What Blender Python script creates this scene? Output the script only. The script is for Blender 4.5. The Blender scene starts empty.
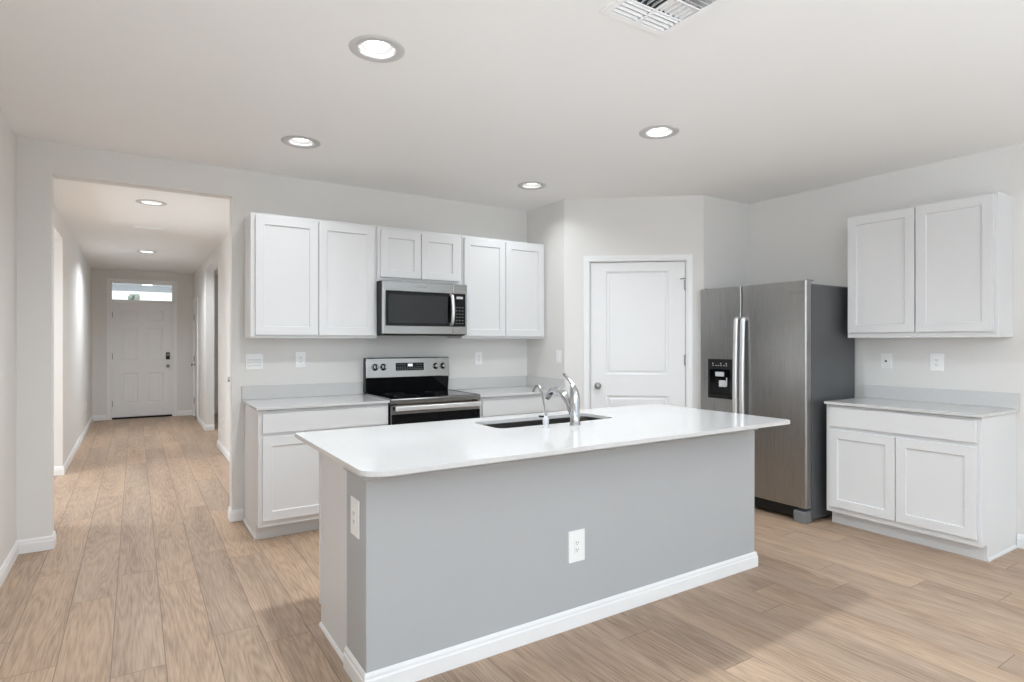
import bpy, bmesh, math, random
from mathutils import Vector, Matrix

random.seed(7)
PI = math.pi
C = bpy.context.scene.collection
SC = bpy.context.scene

# ------------------------------------------------------------------ camera, world, exposure
cam_d = bpy.data.cameras.new('camera')
cam = bpy.data.objects.new('camera', cam_d); C.objects.link(cam)
cam_d.sensor_width = 36.0
cam_d.lens = 36.0 * 586.0 / 1024.0
cam_d.shift_y = 0.8 / 1024.0
cam_d.clip_start = 0.05
cam.location = (0, 0, 1.355)
cam.rotation_euler = (PI / 2, 0, -math.radians(32.75))
SC.camera = cam

SC.view_settings.view_transform = 'Standard'
SC.view_settings.look = 'None'
SC.view_settings.gamma = 1
SC.view_settings.use_curve_mapping = False
SC.view_settings.exposure = -0.05

world = bpy.data.worlds.new('sky'); SC.world = world
world.use_nodes = True
bg = world.node_tree.nodes['Background']
bg.inputs[0].default_value = (0.86, 0.93, 1.0, 1)
bg.inputs[1].default_value = 1.6


def area_light(name, loc, rot, sx, sy, power, col, shape='RECTANGLE', spread=PI, parent=None):
    d = bpy.data.lights.new(name, 'AREA')
    d.shape = shape; d.size = sx; d.size_y = sy
    d.energy = power; d.color = col; d.spread = spread
    o = bpy.data.objects.new(name, d); C.objects.link(o)
    o.location = loc; o.rotation_euler = rot
    if parent: o.parent = parent
    return o


# daylight entering through the big sliding window behind the camera
area_light('daylight', (2.3, -4.9, 1.25), (PI / 2, 0, 0), 3.6, 2.1, 8, (0.66, 0.82, 1.0))
# added fill lamp low in the rear room, aimed up to brighten the ceiling
area_light('ceiling_fill', (1.4, -3.3, 0.30), (PI * 0.97, 0, 0), 3.6, 2.4, 285, (0.71, 0.865, 1.0), spread=math.radians(140))
# added fill lamps in the rooms beside the hall, to brighten it
area_light('den_fill', (-3.5, 7.0, 1.2), (PI / 2, 0, -PI / 2), 2.4, 1.8, 85, (0.84, 0.92, 1.0))
area_light('side_room_fill', (2.5, 9.2, 1.2), (PI / 2, 0, PI / 2), 1.8, 1.8, 15, (0.84, 0.92, 1.0))
# added fill lamp in an invented left-wall opening, for island end and right wall
area_light('left_fill', (-0.70, -0.5, 1.6), (PI / 2, 0, -PI / 2), 2.1, 1.35, 34, (0.80, 0.90, 1.0))
SC.cycles.max_bounces = 16
SC.cycles.diffuse_bounces = 10
DOWN_POWER = 30.0
WARM = (0.895, 0.955, 1.0)


# ------------------------------------------------------------------ materials
def mat(name, col, rough=0.5, metal=0.0, noise=0.0, nscale=8.0, bump=0.0, bscale=200.0,
        emit=None, estr=0.0, coat=0.0, stretch=None, rnoise=0.0, spec=0.5):
    m = bpy.data.materials.new(name); m.use_nodes = True
    nt = m.node_tree; b = nt.nodes['Principled BSDF']
    b.inputs['Base Color'].default_value = (*col, 1)
    b.inputs['Roughness'].default_value = rough
    b.inputs['Metallic'].default_value = metal
    b.inputs['Specular IOR Level'].default_value = spec
    b.inputs['Coat Weight'].default_value = coat
    b.inputs['Coat Roughness'].default_value = 0.08
    tc = nt.nodes.new('ShaderNodeTexCoord'); mp = nt.nodes.new('ShaderNodeMapping')
    nt.links.new(tc.outputs['Object'], mp.inputs[0])
    if stretch: mp.inputs['Scale'].default_value = stretch
    if noise > 0 or rnoise > 0:
        n = nt.nodes.new('ShaderNodeTexNoise'); n.inputs['Scale'].default_value = nscale
        n.inputs['Detail'].default_value = 4
        nt.links.new(mp.outputs[0], n.inputs['Vector'])
        if noise > 0:
            mx = nt.nodes.new('ShaderNodeMix'); mx.data_type = 'RGBA'
            mx.inputs[6].default_value = (*[max(0, c * (1 - noise)) for c in col], 1)
            mx.inputs[7].default_value = (*[min(1, c * (1 + noise)) for c in col], 1)
            nt.links.new(n.outputs['Fac'], mx.inputs[0]); nt.links.new(mx.outputs[2], b.inputs['Base Color'])
        if rnoise > 0:
            mr = nt.nodes.new('ShaderNodeMapRange')
            mr.inputs[3].default_value = rough - rnoise; mr.inputs[4].default_value = rough + rnoise
            nt.links.new(n.outputs['Fac'], mr.inputs[0]); nt.links.new(mr.outputs[0], b.inputs['Roughness'])
    if bump > 0:
        n2 = nt.nodes.new('ShaderNodeTexNoise'); n2.inputs['Scale'].default_value = bscale
        n2.inputs['Detail'].default_value = 2
        nt.links.new(mp.outputs[0], n2.inputs['Vector'])
        bp = nt.nodes.new('ShaderNodeBump'); bp.inputs['Strength'].default_value = bump
        bp.inputs['Distance'].default_value = 0.002
        nt.links.new(n2.outputs['Fac'], bp.inputs['Height']); nt.links.new(bp.outputs[0], b.inputs['Normal'])
    if emit:
        b.inputs['Emission Color'].default_value = (*emit, 1)
        b.inputs['Emission Strength'].default_value = estr
    return m


M = {}
M['wall'] = mat('wall_paint', (0.735, 0.722, 0.700), 0.75, noise=0.015, nscale=3, bump=0.05, bscale=160)
M['ceil'] = mat('ceiling_paint', (0.87, 0.87, 0.865), 0.85, noise=0.012, nscale=2, bump=0.05, bscale=120)
M['island'] = mat('shaded_island_paint', (0.43, 0.44, 0.447), 0.6, noise=0.015, nscale=3, bump=0.05, bscale=160)  # wall paint made darker and cooler: the island's shade put into its colour
M['trim'] = mat('white_trim_paint', (0.82, 0.82, 0.82), 0.4, noise=0.01)
M['cab'] = mat('white_cabinet_paint', (0.70, 0.70, 0.703), 0.42, noise=0.01, nscale=3)
M['kick'] = mat('toe_kick_board', (0.66, 0.66, 0.66), 0.5, noise=0.02)
M['door'] = mat('white_door_paint', (0.79, 0.79, 0.793), 0.4, noise=0.01)
M['quartz'] = mat('white_quartz', (0.61, 0.605, 0.60), 0.10, noise=0.03, nscale=60, rnoise=0.02)
M['steel'] = mat('brushed_stainless', (0.32, 0.318, 0.312), 0.16, 1.0, noise=0.03, nscale=6, stretch=(2, 2, 160), rnoise=0.03)
M['fsteel'] = mat('brushed_fridge_door', (0.37, 0.365, 0.355), 0.28, 1.0, noise=0.03, nscale=5, stretch=(160, 160, 0.8), rnoise=0.03)
M['handle'] = mat('bright_steel_handle', (0.80, 0.80, 0.80), 0.42, 1.0, noise=0.02)
M['chrome'] = mat('polished_chrome', (0.52, 0.53, 0.55), 0.08, 1.0, noise=0.02)
M['nickel'] = mat('satin_nickel', (0.33, 0.32, 0.31), 0.32, 1.0, noise=0.04)
M['sink'] = mat('sink_stainless', (0.20, 0.185, 0.17), 0.3, 1.0, noise=0.06, nscale=12, rnoise=0.05)
M['fside'] = mat('charcoal_fridge_side', (0.085, 0.088, 0.092), 0.38, noise=0.05, bump=0.1, bscale=600)
M['black'] = mat('black_glass', (0.004, 0.004, 0.005), 0.05, noise=0.1, spec=0.22)
M['mwglass'] = mat('microwave_screened_glass', (0.020, 0.020, 0.021), 0.10, noise=0.1, nscale=300, spec=0.3)
M['blackp'] = mat('black_plastic', (0.010, 0.010, 0.010), 0.35, noise=0.1, spec=0.3)
M['grey'] = mat('grey_plastic', (0.18, 0.185, 0.19), 0.4, noise=0.03)
M['plate'] = mat('white_plate_plastic', (0.88, 0.88, 0.88), 0.3, noise=0.01)
M['slot'] = mat('dark_slot', (0.03, 0.03, 0.03), 0.6, noise=0.05)
M['duct'] = mat('dark_duct', (0.05, 0.055, 0.065), 0.8, noise=0.1)
M['lens'] = mat('lit_lens', (0.9, 0.9, 0.9), 0.5, noise=0.01, emit=(1.0, 0.97, 0.93), estr=5.0)
M['ink'] = mat('display_white', (0.8, 0.8, 0.8), 0.5, noise=0.01, emit=(0.9, 0.95, 1.0), estr=0.5)
M['baffle'] = mat('satin_grey_white_trim', (0.58, 0.58, 0.575), 0.5, noise=0.02)
M['label'] = mat('grey_print', (0.22, 0.22, 0.22), 0.5, noise=0.02)
M['pad'] = mat('light_grey_plastic', (0.55, 0.56, 0.57), 0.35, noise=0.03)
M['porch'] = mat('porch_ceiling_paint', (0.80, 0.84, 0.86), 0.7, noise=0.03)
M['leaf'] = mat('leaves', (0.40, 0.44, 0.36), 0.7, noise=0.3, nscale=9)
M['bark'] = mat('bark', (0.20, 0.16, 0.13), 0.8, noise=0.3, nscale=20)
M['ground'] = mat('concrete_ground', (0.55, 0.54, 0.52), 0.8, noise=0.08, nscale=3, bump=0.2)

gm = bpy.data.materials.new('clear_glass'); gm.use_nodes = True
nt = gm.node_tree; nt.nodes.clear()
o_ = nt.nodes.new('ShaderNodeOutputMaterial'); t_ = nt.nodes.new('ShaderNodeBsdfTransparent')
g_ = nt.nodes.new('ShaderNodeBsdfGlossy'); x_ = nt.nodes.new('ShaderNodeMixShader'); f_ = nt.nodes.new('ShaderNodeFresnel')
g_.inputs['Roughness'].default_value = 0.02; f_.inputs[0].default_value = 1.45
nt.links.new(f_.outputs[0], x_.inputs[0]); nt.links.new(t_.outputs[0], x_.inputs[1])
nt.links.new(g_.outputs[0], x_.inputs[2]); nt.links.new(x_.outputs[0], o_.inputs[0])
M['glass'] = gm


def floor_material():
    m = bpy.data.materials.new('oak_plank_floor'); m.use_nodes = True
    nt = m.node_tree; N = nt.nodes; L = nt.links; b = N['Principled BSDF']

    def math_(op, a, c=None, d=None):
        n = N.new('ShaderNodeMath'); n.operation = op
        for k, v in enumerate((a, c, d)):
            if v is None: continue
            if isinstance(v, (int, float)): n.inputs[k].default_value = v
            else: L.new(v, n.inputs[k])
        return n.outputs[0]
    tc = N.new('ShaderNodeTexCoord'); sp = N.new('ShaderNodeSeparateXYZ'); L.new(tc.outputs['Object'], sp.inputs[0])
    X, Y = sp.outputs[0], sp.outputs[1]
    W, LEN = 0.1935, 1.22
    xs = math_('DIVIDE', math_('ADD', X, 0.084 + W * 60), W)
    row = math_('FLOOR', xs); fx = math_('FRACT', xs)
    wn = N.new('ShaderNodeTexWhiteNoise'); wn.noise_dimensions = '1D'; L.new(row, wn.inputs['W'])
    ys = math_('ADD', math_('DIVIDE', math_('ADD', Y, 30.0), LEN), wn.outputs['Value'])
    pl = math_('FLOOR', ys); fy = math_('FRACT', ys)
    cb = N.new('ShaderNodeCombineXYZ'); L.new(row, cb.inputs[0]); L.new(pl, cb.inputs[1])
    w2 = N.new('ShaderNodeTexWhiteNoise'); w2.noise_dimensions = '3D'; L.new(cb.outputs[0], w2.inputs['Vector'])
    rnd = w2.outputs['Value']
    # seams
    ex = math_('MULTIPLY', math_('MINIMUM', fx, math_('SUBTRACT', 1.0, fx)), W)
    ey = math_('MULTIPLY', math_('MINIMUM', fy, math_('SUBTRACT', 1.0, fy)), LEN)
    e = math_('MINIMUM', ex, ey)
    seam = math_('SMOOTH_MIN', math_('DIVIDE', e, 0.0028), 1.0, 0.1)
    # grain coordinates: stretched along the plank, shifted for every plank
    cg = N.new('ShaderNodeCombineXYZ')
    L.new(math_('ADD', math_('MULTIPLY', X, 7.0), math_('MULTIPLY', rnd, 37.0)), cg.inputs[0])
    L.new(math_('ADD', math_('MULTIPLY', Y, 0.55), math_('MULTIPLY', rnd, 91.0)), cg.inputs[1])
    L.new(math_('MULTIPLY', rnd, 13.0), cg.inputs[2])
    n1 = N.new('ShaderNodeTexNoise'); n1.inputs['Scale'].default_value = 1.1; n1.inputs['Detail'].default_value = 1.5
    n1.inputs['Roughness'].default_value = 0.55; L.new(cg.outputs[0], n1.inputs['Vector'])
    rings = math_('FRACT', math_('MULTIPLY', n1.outputs['Fac'], 19.0))          # cathedral growth rings
    rings = math_('ABSOLUTE', math_('SUBTRACT', math_('MULTIPLY', rings, 2.0), 1.0))
    cf = N.new('ShaderNodeCombineXYZ')
    L.new(math_('ADD', math_('MULTIPLY', X, 90.0), math_('MULTIPLY', rnd, 50.0)), cf.inputs[0])
    L.new(math_('MULTIPLY', Y, 4.0), cf.inputs[1])
    n2 = N.new('ShaderNodeTexNoise'); n2.inputs['Scale'].default_value = 1.6; n2.inputs['Detail'].default_value = 5
    L.new(cf.outputs[0], n2.inputs['Vector'])
    fac = math_('ADD', math_('MULTIPLY', rings, 0.11),
                math_('ADD', math_('MULTIPLY', n2.outputs['Fac'], 0.50), math_('MULTIPLY', n1.outputs['Fac'], 0.36)))
    cr = N.new('ShaderNodeValToRGB'); L.new(fac, cr.inputs[0])
    cr.color_ramp.elements[0].position = 0.30; cr.color_ramp.elements[0].color = (0.24, 0.170, 0.122, 1)
    cr.color_ramp.elements[1].position = 0.66; cr.color_ramp.elements[1].color = (0.50, 0.378, 0.284, 1)
    el = cr.color_ramp.elements.new(0.48); el.color = (0.395, 0.290, 0.215, 1)
    # plank to plank tone
    hv = N.new('ShaderNodeHueSaturation'); L.new(cr.outputs[0], hv.inputs['Color'])
    L.new(math_('ADD', 0.95, math_('MULTIPLY', rnd, 0.16)), hv.inputs['Value'])
    L.new(math_('ADD', 1.03, math_('MULTIPLY', w2.outputs['Value'], 0.10)), hv.inputs['Saturation'])
    mx = N.new('ShaderNodeMix'); mx.data_type = 'RGBA'; mx.inputs[6].default_value = (0.14, 0.095, 0.07, 1)
    L.new(seam, mx.inputs[0]); L.new(hv.outputs[0], mx.inputs[7]); L.new(mx.outputs[2], b.inputs['Base Color'])
    mr = N.new('ShaderNodeMapRange'); mr.inputs[3].default_value = 0.40; mr.inputs[4].default_value = 0.56
    L.new(n2.outputs['Fac'], mr.inputs[0]); L.new(mr.outputs[0], b.inputs['Roughness'])
    b.inputs['Specular IOR Level'].default_value = 0.4
    bp = N.new('ShaderNodeBump'); bp.inputs['Strength'].default_value = 0.25; bp.inputs['Distance'].default_value = 0.002
    L.new(math_('ADD', seam, math_('MULTIPLY', n2.outputs['Fac'], 0.25)), bp.inputs['Height'])
    L.new(bp.outputs[0], b.inputs['Normal'])
    return m


M['floor'] = floor_material()


# ------------------------------------------------------------------ mesh helpers
def B(): return bmesh.new()


def box(bm, x0, x1, y0, y1, z0, z1):
    x0, x1 = sorted((x0, x1)); y0, y1 = sorted((y0, y1)); z0, z1 = sorted((z0, z1))
    v = [bm.verts.new(p) for p in ((x0, y0, z0), (x1, y0, z0), (x1, y1, z0), (x0, y1, z0),
                                   (x0, y0, z1), (x1, y0, z1), (x1, y1, z1), (x0, y1, z1))]
    for f in ((3, 2, 1, 0), (4, 5, 6, 7), (0, 1, 5, 4), (1, 2, 6, 5), (2, 3, 7, 6), (3, 0, 4, 7)):
        bm.faces.new([v[i] for i in f])
    return bm


def tube(bm, pts, radii, seg=16, cap=True):
    pts = [Vector(p) for p in pts]
    if isinstance(radii, (int, float)): radii = [radii] * len(pts)
    rings = []; up = None
    for i, p in enumerate(pts):
        d = (pts[min(i + 1, len(pts) - 1)] - pts[max(i - 1, 0)]).normalized()
        if up is None:
            a = Vector((0, 0, 1)) if abs(d.z) < 0.9 else Vector((1, 0, 0))
            up = d.cross(a).normalized()
        up = (up - d * up.dot(d)).normalized(); w = d.cross(up)
        rings.append([bm.verts.new(p + (up * math.cos(2 * PI * k / seg) + w * math.sin(2 * PI * k / seg)) * radii[i])
                      for k in range(seg)])
    for a, b_ in zip(rings, rings[1:]):
        for k in range(seg):
            f = bm.faces.new((a[k], a[(k + 1) % seg], b_[(k + 1) % seg], b_[k])); f.smooth = True
    if cap:
        bm.faces.new(rings[0][::-1]); bm.faces.new(rings[-1])
    return bm


def smooth_path(pts, n=6):
    P = [Vector(p) for p in pts]; P = [2 * P[0] - P[1]] + P + [2 * P[-1] - P[-2]]; out = []
    for i in range(1, len(P) - 2):
        for k in range(n):
            t = k / n
            out.append(0.5 * ((2 * P[i]) + (P[i + 1] - P[i - 1]) * t + (2 * P[i - 1] - 5 * P[i] + 4 * P[i + 1] - P[i + 2]) * t * t
                              + (3 * P[i] - P[i - 1] - 3 * P[i + 1] + P[i + 2]) * t ** 3))
    out.append(P[-2]); return out


def lathe(bm, prof, c=(0, 0, 0), axis='z', seg=28):
    """prof = list of (radius, height along axis)"""
    c = Vector(c); rings = []
    for r, h in prof:
        ring = []
        for k in range(seg):
            a = 2 * PI * k / seg; u, w = r * math.cos(a), r * math.sin(a)
            p = {'z': (u, w, h), 'y': (u, h, w), 'x': (h, u, w)}[axis]
            ring.append(bm.verts.new(c + Vector(p)))
        rings.append(ring)
    for a, b_ in zip(rings, rings[1:]):
        for k in range(seg):
            f = bm.faces.new((a[k], a[(k + 1) % seg], b_[(k + 1) % seg], b_[k])); f.smooth = True
    bm.faces.new(rings[0][::-1]); bm.faces.new(rings[-1])
    return bm


def rrect(x0, x1, y0, y1, r, n=6):
    if isinstance(r, (int, float)): r = [r] * 4
    out = []
    for (cx, cy, a0, rr) in ((x0 + r[0], y0 + r[0], PI, r[0]), (x1 - r[1], y0 + r[1], 1.5 * PI, r[1]),
                             (x1 - r[2], y1 - r[2], 0, r[2]), (x0 + r[3], y1 - r[3], 0.5 * PI, r[3])):
        for k in range(n + 1):
            a = a0 + 0.5 * PI * k / n; out.append((cx + rr * math.cos(a), cy + rr * math.sin(a)))
    return out


def plate(bm, outer, holes, z0, z1):
    loops = []
    for z in (z0, z1):
        edges = []; ls = []
        for poly in [outer] + holes:
            vs = [bm.verts.new((p[0], p[1], z)) for p in poly]; ls.append(vs)
            edges += [bm.edges.new((vs[i], vs[(i + 1) % len(vs)])) for i in range(len(vs))]
        bmesh.ops.triangle_fill(bm, use_beauty=True, use_dissolve=False, edges=edges); loops.append(ls)
    for a, b_ in zip(*loops):
        for i in range(len(a)):
            j = (i + 1) % len(a); bm.faces.new((a[i], a[j], b_[j], b_[i]))
    return bm


def panel_slab(bm, x0, x1, z0, z1, yb, yf, rects, prof):
    """door slab: back at yb, face at yf; rects sunk/raised by prof = [(inset, depth behind the face), ...]"""
    sgn = 1 if yb > yf else -1
    xs = sorted({x0, x1, *[r[0] for r in rects], *[r[1] for r in rects]})
    zs = sorted({z0, z1, *[r[2] for r in rects], *[r[3] for r in rects]})
    V = {}

    def v(x, y, z):
        k = (round(x, 5), round(y, 5), round(z, 5))
        if k not in V: V[k] = bm.verts.new((x, y, z))
        return V[k]
    for i in range(len(xs) - 1):
        for j in range(len(zs) - 1):
            a, b_, c, d = xs[i], xs[i + 1], zs[j], zs[j + 1]
            hit = any(abs(r[0] - a) < 1e-6 and abs(r[1] - b_) < 1e-6 and abs(r[2] - c) < 1e-6 and abs(r[3] - d) < 1e-6 for r in rects)
            if not hit:
                bm.faces.new((v(a, yf, c), v(b_, yf, c), v(b_, yf, d), v(a, yf, d)))
            else:
                prev = [v(a, yf, c), v(b_, yf, c), v(b_, yf, d), v(a, yf, d)]
                for ins, dep in prof:
                    y = yf + sgn * dep
                    cur = [v(a + ins, y, c + ins), v(b_ - ins, y, c + ins), v(b_ - ins, y, d - ins), v(a + ins, y, d - ins)]
                    for k in range(4):
                        bm.faces.new((prev[k], prev[(k + 1) % 4], cur[(k + 1) % 4], cur[k]))
                    prev = cur
                bm.faces.new(prev)
    for i in range(len(xs) - 1):
        bm.faces.new((v(xs[i], yf, z0), v(xs[i + 1], yf, z0), v(xs[i + 1], yb, z0), v(xs[i], yb, z0)))
        bm.faces.new((v(xs[i], yf, z1), v(xs[i + 1], yf, z1), v(xs[i + 1], yb, z1), v(xs[i], yb, z1)))
        for j in range(len(zs) - 1):
            bm.faces.new((v(xs[i], yb, zs[j]), v(xs[i + 1], yb, zs[j]), v(xs[i + 1], yb, zs[j + 1]), v(xs[i], yb, zs[j + 1])))
    for j in range(len(zs) - 1):
        for x in (x0, x1):
            bm.faces.new((v(x, yf, zs[j]), v(x, yb, zs[j]), v(x, yb, zs[j + 1]), v(x, yf, zs[j + 1])))
    return bm


def slab_holes(bm, axis, a0, a1, b0, b1, t0, t1, holes):
    """slab in plane (a,b) with thickness t; holes = [(a0,a1,b0,b1)]. axis: 'x','y','z' = the thickness axis"""
    As = sorted({a0, a1, *[min(max(h[k], a0), a1) for h in holes for k in (0, 1)]})
    Bs = sorted({b0, b1, *[min(max(h[k], b0), b1) for h in holes for k in (2, 3)]})
    V = {}

    def P(a, b_, t):
        k = (round(a, 5), round(b_, 5), t)
        if k not in V:
            V[k] = bm.verts.new({'x': (t, a, b_), 'y': (a, t, b_), 'z': (a, b_, t)}[axis])
        return V[k]

    def solid(i, j):
        if i < 0 or j < 0 or i >= len(As) - 1 or j >= len(Bs) - 1: return False
        ca, cb = (As[i] + As[i + 1]) / 2, (Bs[j] + Bs[j + 1]) / 2
        return not any(h[0] < ca < h[1] and h[2] < cb < h[3] for h in holes)
    for i in range(len(As) - 1):
        for j in range(len(Bs) - 1):
            if not solid(i, j): continue
            p, q, r, s = As[i], As[i + 1], Bs[j], Bs[j + 1]
            for t in (t0, t1):
                bm.faces.new((P(p, r, t), P(q, r, t), P(q, s, t), P(p, s, t)))
            if not solid(i - 1, j): bm.faces.new((P(p, r, t0), P(p, s, t0), P(p, s, t1), P(p, r, t1)))
            if not solid(i + 1, j): bm.faces.new((P(q, r, t0), P(q, s, t0), P(q, s, t1), P(q, r, t1)))
            if not solid(i, j - 1): bm.faces.new((P(p, r, t0), P(q, r, t0), P(q, r, t1), P(p, r, t1)))
            if not solid(i, j + 1): bm.faces.new((P(p, s, t0), P(q, s, t0), P(q, s, t1), P(p, s, t1)))
    return bm


def sweep(bm, path, prof, fn, side=1):
    """mitred moulding: path of 2D points, prof = [(offset to the left of the path, height)], fn(a,b,h)->3D"""
    P = [Vector(p) for p in path]; secs = []
    for i, p in enumerate(P):
        d1 = (P[i] - P[i - 1]).normalized() if i > 0 else None
        d2 = (P[i + 1] - P[i]).normalized() if i < len(P) - 1 else None
        n1 = Vector((-d1.y, d1.x)) if d1 else None; n2 = Vector((-d2.y, d2.x)) if d2 else None
        if n1 is None: n = n2
        elif n2 is None: n = n1
        else:
            n = (n1 + n2); n = n / max(0.2, n.dot(n1))
        secs.append([bm.verts.new(fn(*(p + n * o * side), h)) for o, h in prof])
    k = len(prof)
    for a, b_ in zip(secs, secs[1:]):
        for i in range(k):
            bm.faces.new((a[i], a[(i + 1) % k], b_[(i + 1) % k], b_[i]))
    bm.faces.new(secs[0][::-1]); bm.faces.new(secs[-1])
    return bm


# ------------------------------------------------------------------ object helpers
def mk(name, bm, m, parent=None, bevel=0.0, recenter=False, seg=2, smooth=False):
    bmesh.ops.recalc_face_normals(bm, faces=bm.faces)
    off = Vector((0, 0, 0))
    if recenter:
        xs = [v.co.x for v in bm.verts]; ys = [v.co.y for v in bm.verts]; zs = [v.co.z for v in bm.verts]
        off = Vector(((min(xs) + max(xs)) / 2, (min(ys) + max(ys)) / 2, min(zs)))
        bmesh.ops.translate(bm, verts=bm.verts, vec=-off)
    me = bpy.data.meshes.new(name); bm.to_mesh(me); bm.free()
    me.materials.append(M[m] if isinstance(m, str) else m)
    if smooth:
        for p in me.polygons: p.use_smooth = True
    o = bpy.data.objects.new(name, me); C.objects.link(o); o.location = off
    if parent: o.parent = parent
    if bevel:
        b = o.modifiers.new('bevel', 'BEVEL'); b.width = bevel; b.segments = seg
        b.limit_method = 'ANGLE'; b.angle_limit = math.radians(50)
    return o


def struct(name, bm, m, parent=None, bevel=0.0):
    o = mk(name, bm, m, parent, bevel)
    if parent is None: o['kind'] = 'structure'
    return o


def struct_empty(name, loc=(0, 0, 0), rz=0):
    o = bpy.data.objects.new(name, None); C.objects.link(o); o.empty_display_size = 0.1
    o.location = loc; o.rotation_euler = (0, 0, rz); o['kind'] = 'structure'
    return o


def tag(o, label, cat, group=None):
    o['label'] = label; o['category'] = cat
    if group: o['group'] = group
    return o


def thing(name, label, cat, loc=(0, 0, 0), rz=0, group=None):
    o = bpy.data.objects.new(name, None); C.objects.link(o); o.empty_display_size = 0.1
    o.location = loc; o.rotation_euler = (0, 0, rz)
    return tag(o, label, cat, group)


def text_mesh(name, s, size, m, parent, loc, rot, extrude=0.0003):
    cu = bpy.data.curves.new('t', 'FONT'); cu.body = s; cu.size = size; cu.extrude = extrude
    cu.align_x = 'CENTER'; cu.align_y = 'CENTER'
    to = bpy.data.objects.new('t', cu); C.objects.link(to)
    bpy.context.view_layer.update()
    me = bpy.data.meshes.new_from_object(to.evaluated_get(bpy.context.evaluated_depsgraph_get()))
    bpy.data.objects.remove(to); bpy.data.curves.remove(cu)
    me.name = name; me.materials.clear(); me.materials.append(M[m])
    o = bpy.data.objects.new(name, me); C.objects.link(o); o.parent = parent; o.location = loc; o.rotation_euler = rot
    return o


# ------------------------------------------------------------------ key dimensions
XL, XR, YB, H = -0.636, 4.90, 4.853, 2.66            # main room faces
YR = -5.0                                            # rear wall face
OX0, OX1, OZ = -0.459, 0.613, 2.452                  # opening to the hall
HX0, HX1, HY, HH = -0.62, 0.905, 12.33, 2.617        # hall faces
T = 0.12
PA, PB = (3.30, 4.245), (4.254, 3.463)               # pantry diagonal
LIGHTS_MAIN = [(0.907, 2.522), (0.911, 3.965), (2.787, 4.025), (2.741, 2.571)]
LIGHTS_REAR = [(3.1, -0.02), (0.95, -2.6), (3.45, -2.6)]
LIGHTS_HALL = [(0.125, 6.23), (0.14, 9.65)]
LIGHT_DEN = (-2.45, 6.55)

# ------------------------------------------------------------------ shell
struct('floor', box(B(), -3.7, XR + T, YR - T, HY + T, -0.1, 0.0), 'floor')
hq = 0.073
hm = [(x - hq, x + hq, y - hq, y + hq) for x, y in LIGHTS_MAIN + LIGHTS_REAR]
VX0, VX1, VY0, VY1 = 1.54, 1.895, 1.405, 1.76
hm.append((VX0 + 0.03, VX1 - 0.03, VY0 + 0.03, VY1 - 0.03))
struct('ceiling', slab_holes(B(), 'z', XL - T, XR + T, YR - T, YB + T, H, H + 0.12, hm), 'ceil')
HV = (-0.02, 0.29, 7.55, 7.66)
hh = [(x - hq, x + hq, y - hq, y + hq) for x, y in LIGHTS_HALL + [LIGHT_DEN]] + [(HV[0] + .015, HV[1] - .015, HV[2] + .012, HV[3] - .012)]
struct('ceiling_hall', slab_holes(B(), 'z', -3.7, 3.3, YB + T, HY + T, HH, HH + 0.12, hh), 'ceil')

struct('wall_back', slab_holes(B(), 'y', -3.7, XR + T, 0, H, YB, YB + T, [(OX0, OX1, -1, OZ)]), 'wall')
struct('wall_left', slab_holes(B(), 'x', YR - T, YB, 0, H, XL - T, XL, [(-1.6, 0.6, 0.9, 2.3)]), 'wall')  # unseen opening added to hold the left fill lamp
struct('wall_right', box(B(), XR, XR + T, YR - T, YB, 0, H), 'wall')
struct('wall_rear', slab_holes(B(), 'y', XL, XR, 0, H, YR - T, YR, [(0.4, 4.2, 0.04, 2.3)]), 'wall')
struct('wall_hall_left', slab_holes(B(), 'x', YB + T, HY, 0, HH, HX0 - T, HX0, [(5.5, 7.5, -1, 2.40)]), 'wall')
D4 = (6.34, 7.17)
D3 = (11.36, 12.16)
struct('wall_hall_right', slab_holes(B(), 'x', YB + T, HY, 0, HH, HX1, HX1 + T,
       [(D4[0] - .02, D4[1] + .02, -1, 2.06), (8.45, 10.05, -1, OZ), (D3[0] - .02, D3[1] + .02, -1, 2.06)]), 'wall')
EX0, EX1 = -0.352, 0.590
struct('wall_entry', slab_holes(B(), 'y', -3.7, 3.3, 0, HH, HY, HY + T, [(EX0, EX1, -1, 2.40)]), 'wall')
struct('wall_den_outer', box(B(), -3.7, -3.6, YB + T, HY, 0, HH), 'wall')
struct('wall_den_back', box(B(), -3.6, HX0 - T, 9.2, 9.3, 0, HH), 'wall')
struct('wall_side_room', box(B(), 2.6, 2.7, YB + T, HY, 0, HH), 'wall')
struct('wall_pantry_side', box(B(), PA[0], PA[0] + 0.1, PA[1], YB, 0, H), 'wall')
struct('wall_pantry_front', box(B(), PB[0], XR, PB[1], PB[1] + 0.1, 0, H), 'wall')
DL = math.hypot(PB[0] - PA[0], PB[1] - PA[1]); DA = math.atan2(PB[1] - PA[1], PB[0] - PA[0])
DS0, DS1, DZ = 0.235, 1.075, 2.078
o = struct('wall_pantry_diagonal', slab_holes(B(), 'y', 0, DL, 0, H, 0, 0.1, [(DS0 - .004, DS1 + .004, -1, DZ)]), 'wall')
o.location = (PA[0], PA[1], 0); o.rotation_euler = (0, 0, DA)

# baseboards
BB = [(0, 0), (0.014, 0), (0.014, 0.060), (0.010, 0.066), (0.010, 0.078), (0.004, 0.089), (0, 0.089)]
SHOE = [(0, 0), (0.010, 0), (0.010, 0.008), (0.006, 0.015), (0, 0.018)]
fl = lambda a, b_, h: (a, b_, h)


def baseboard(name, path): return struct(name, sweep(B(), path, BB, fl), 'trim', bevel=0.0015)


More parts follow.
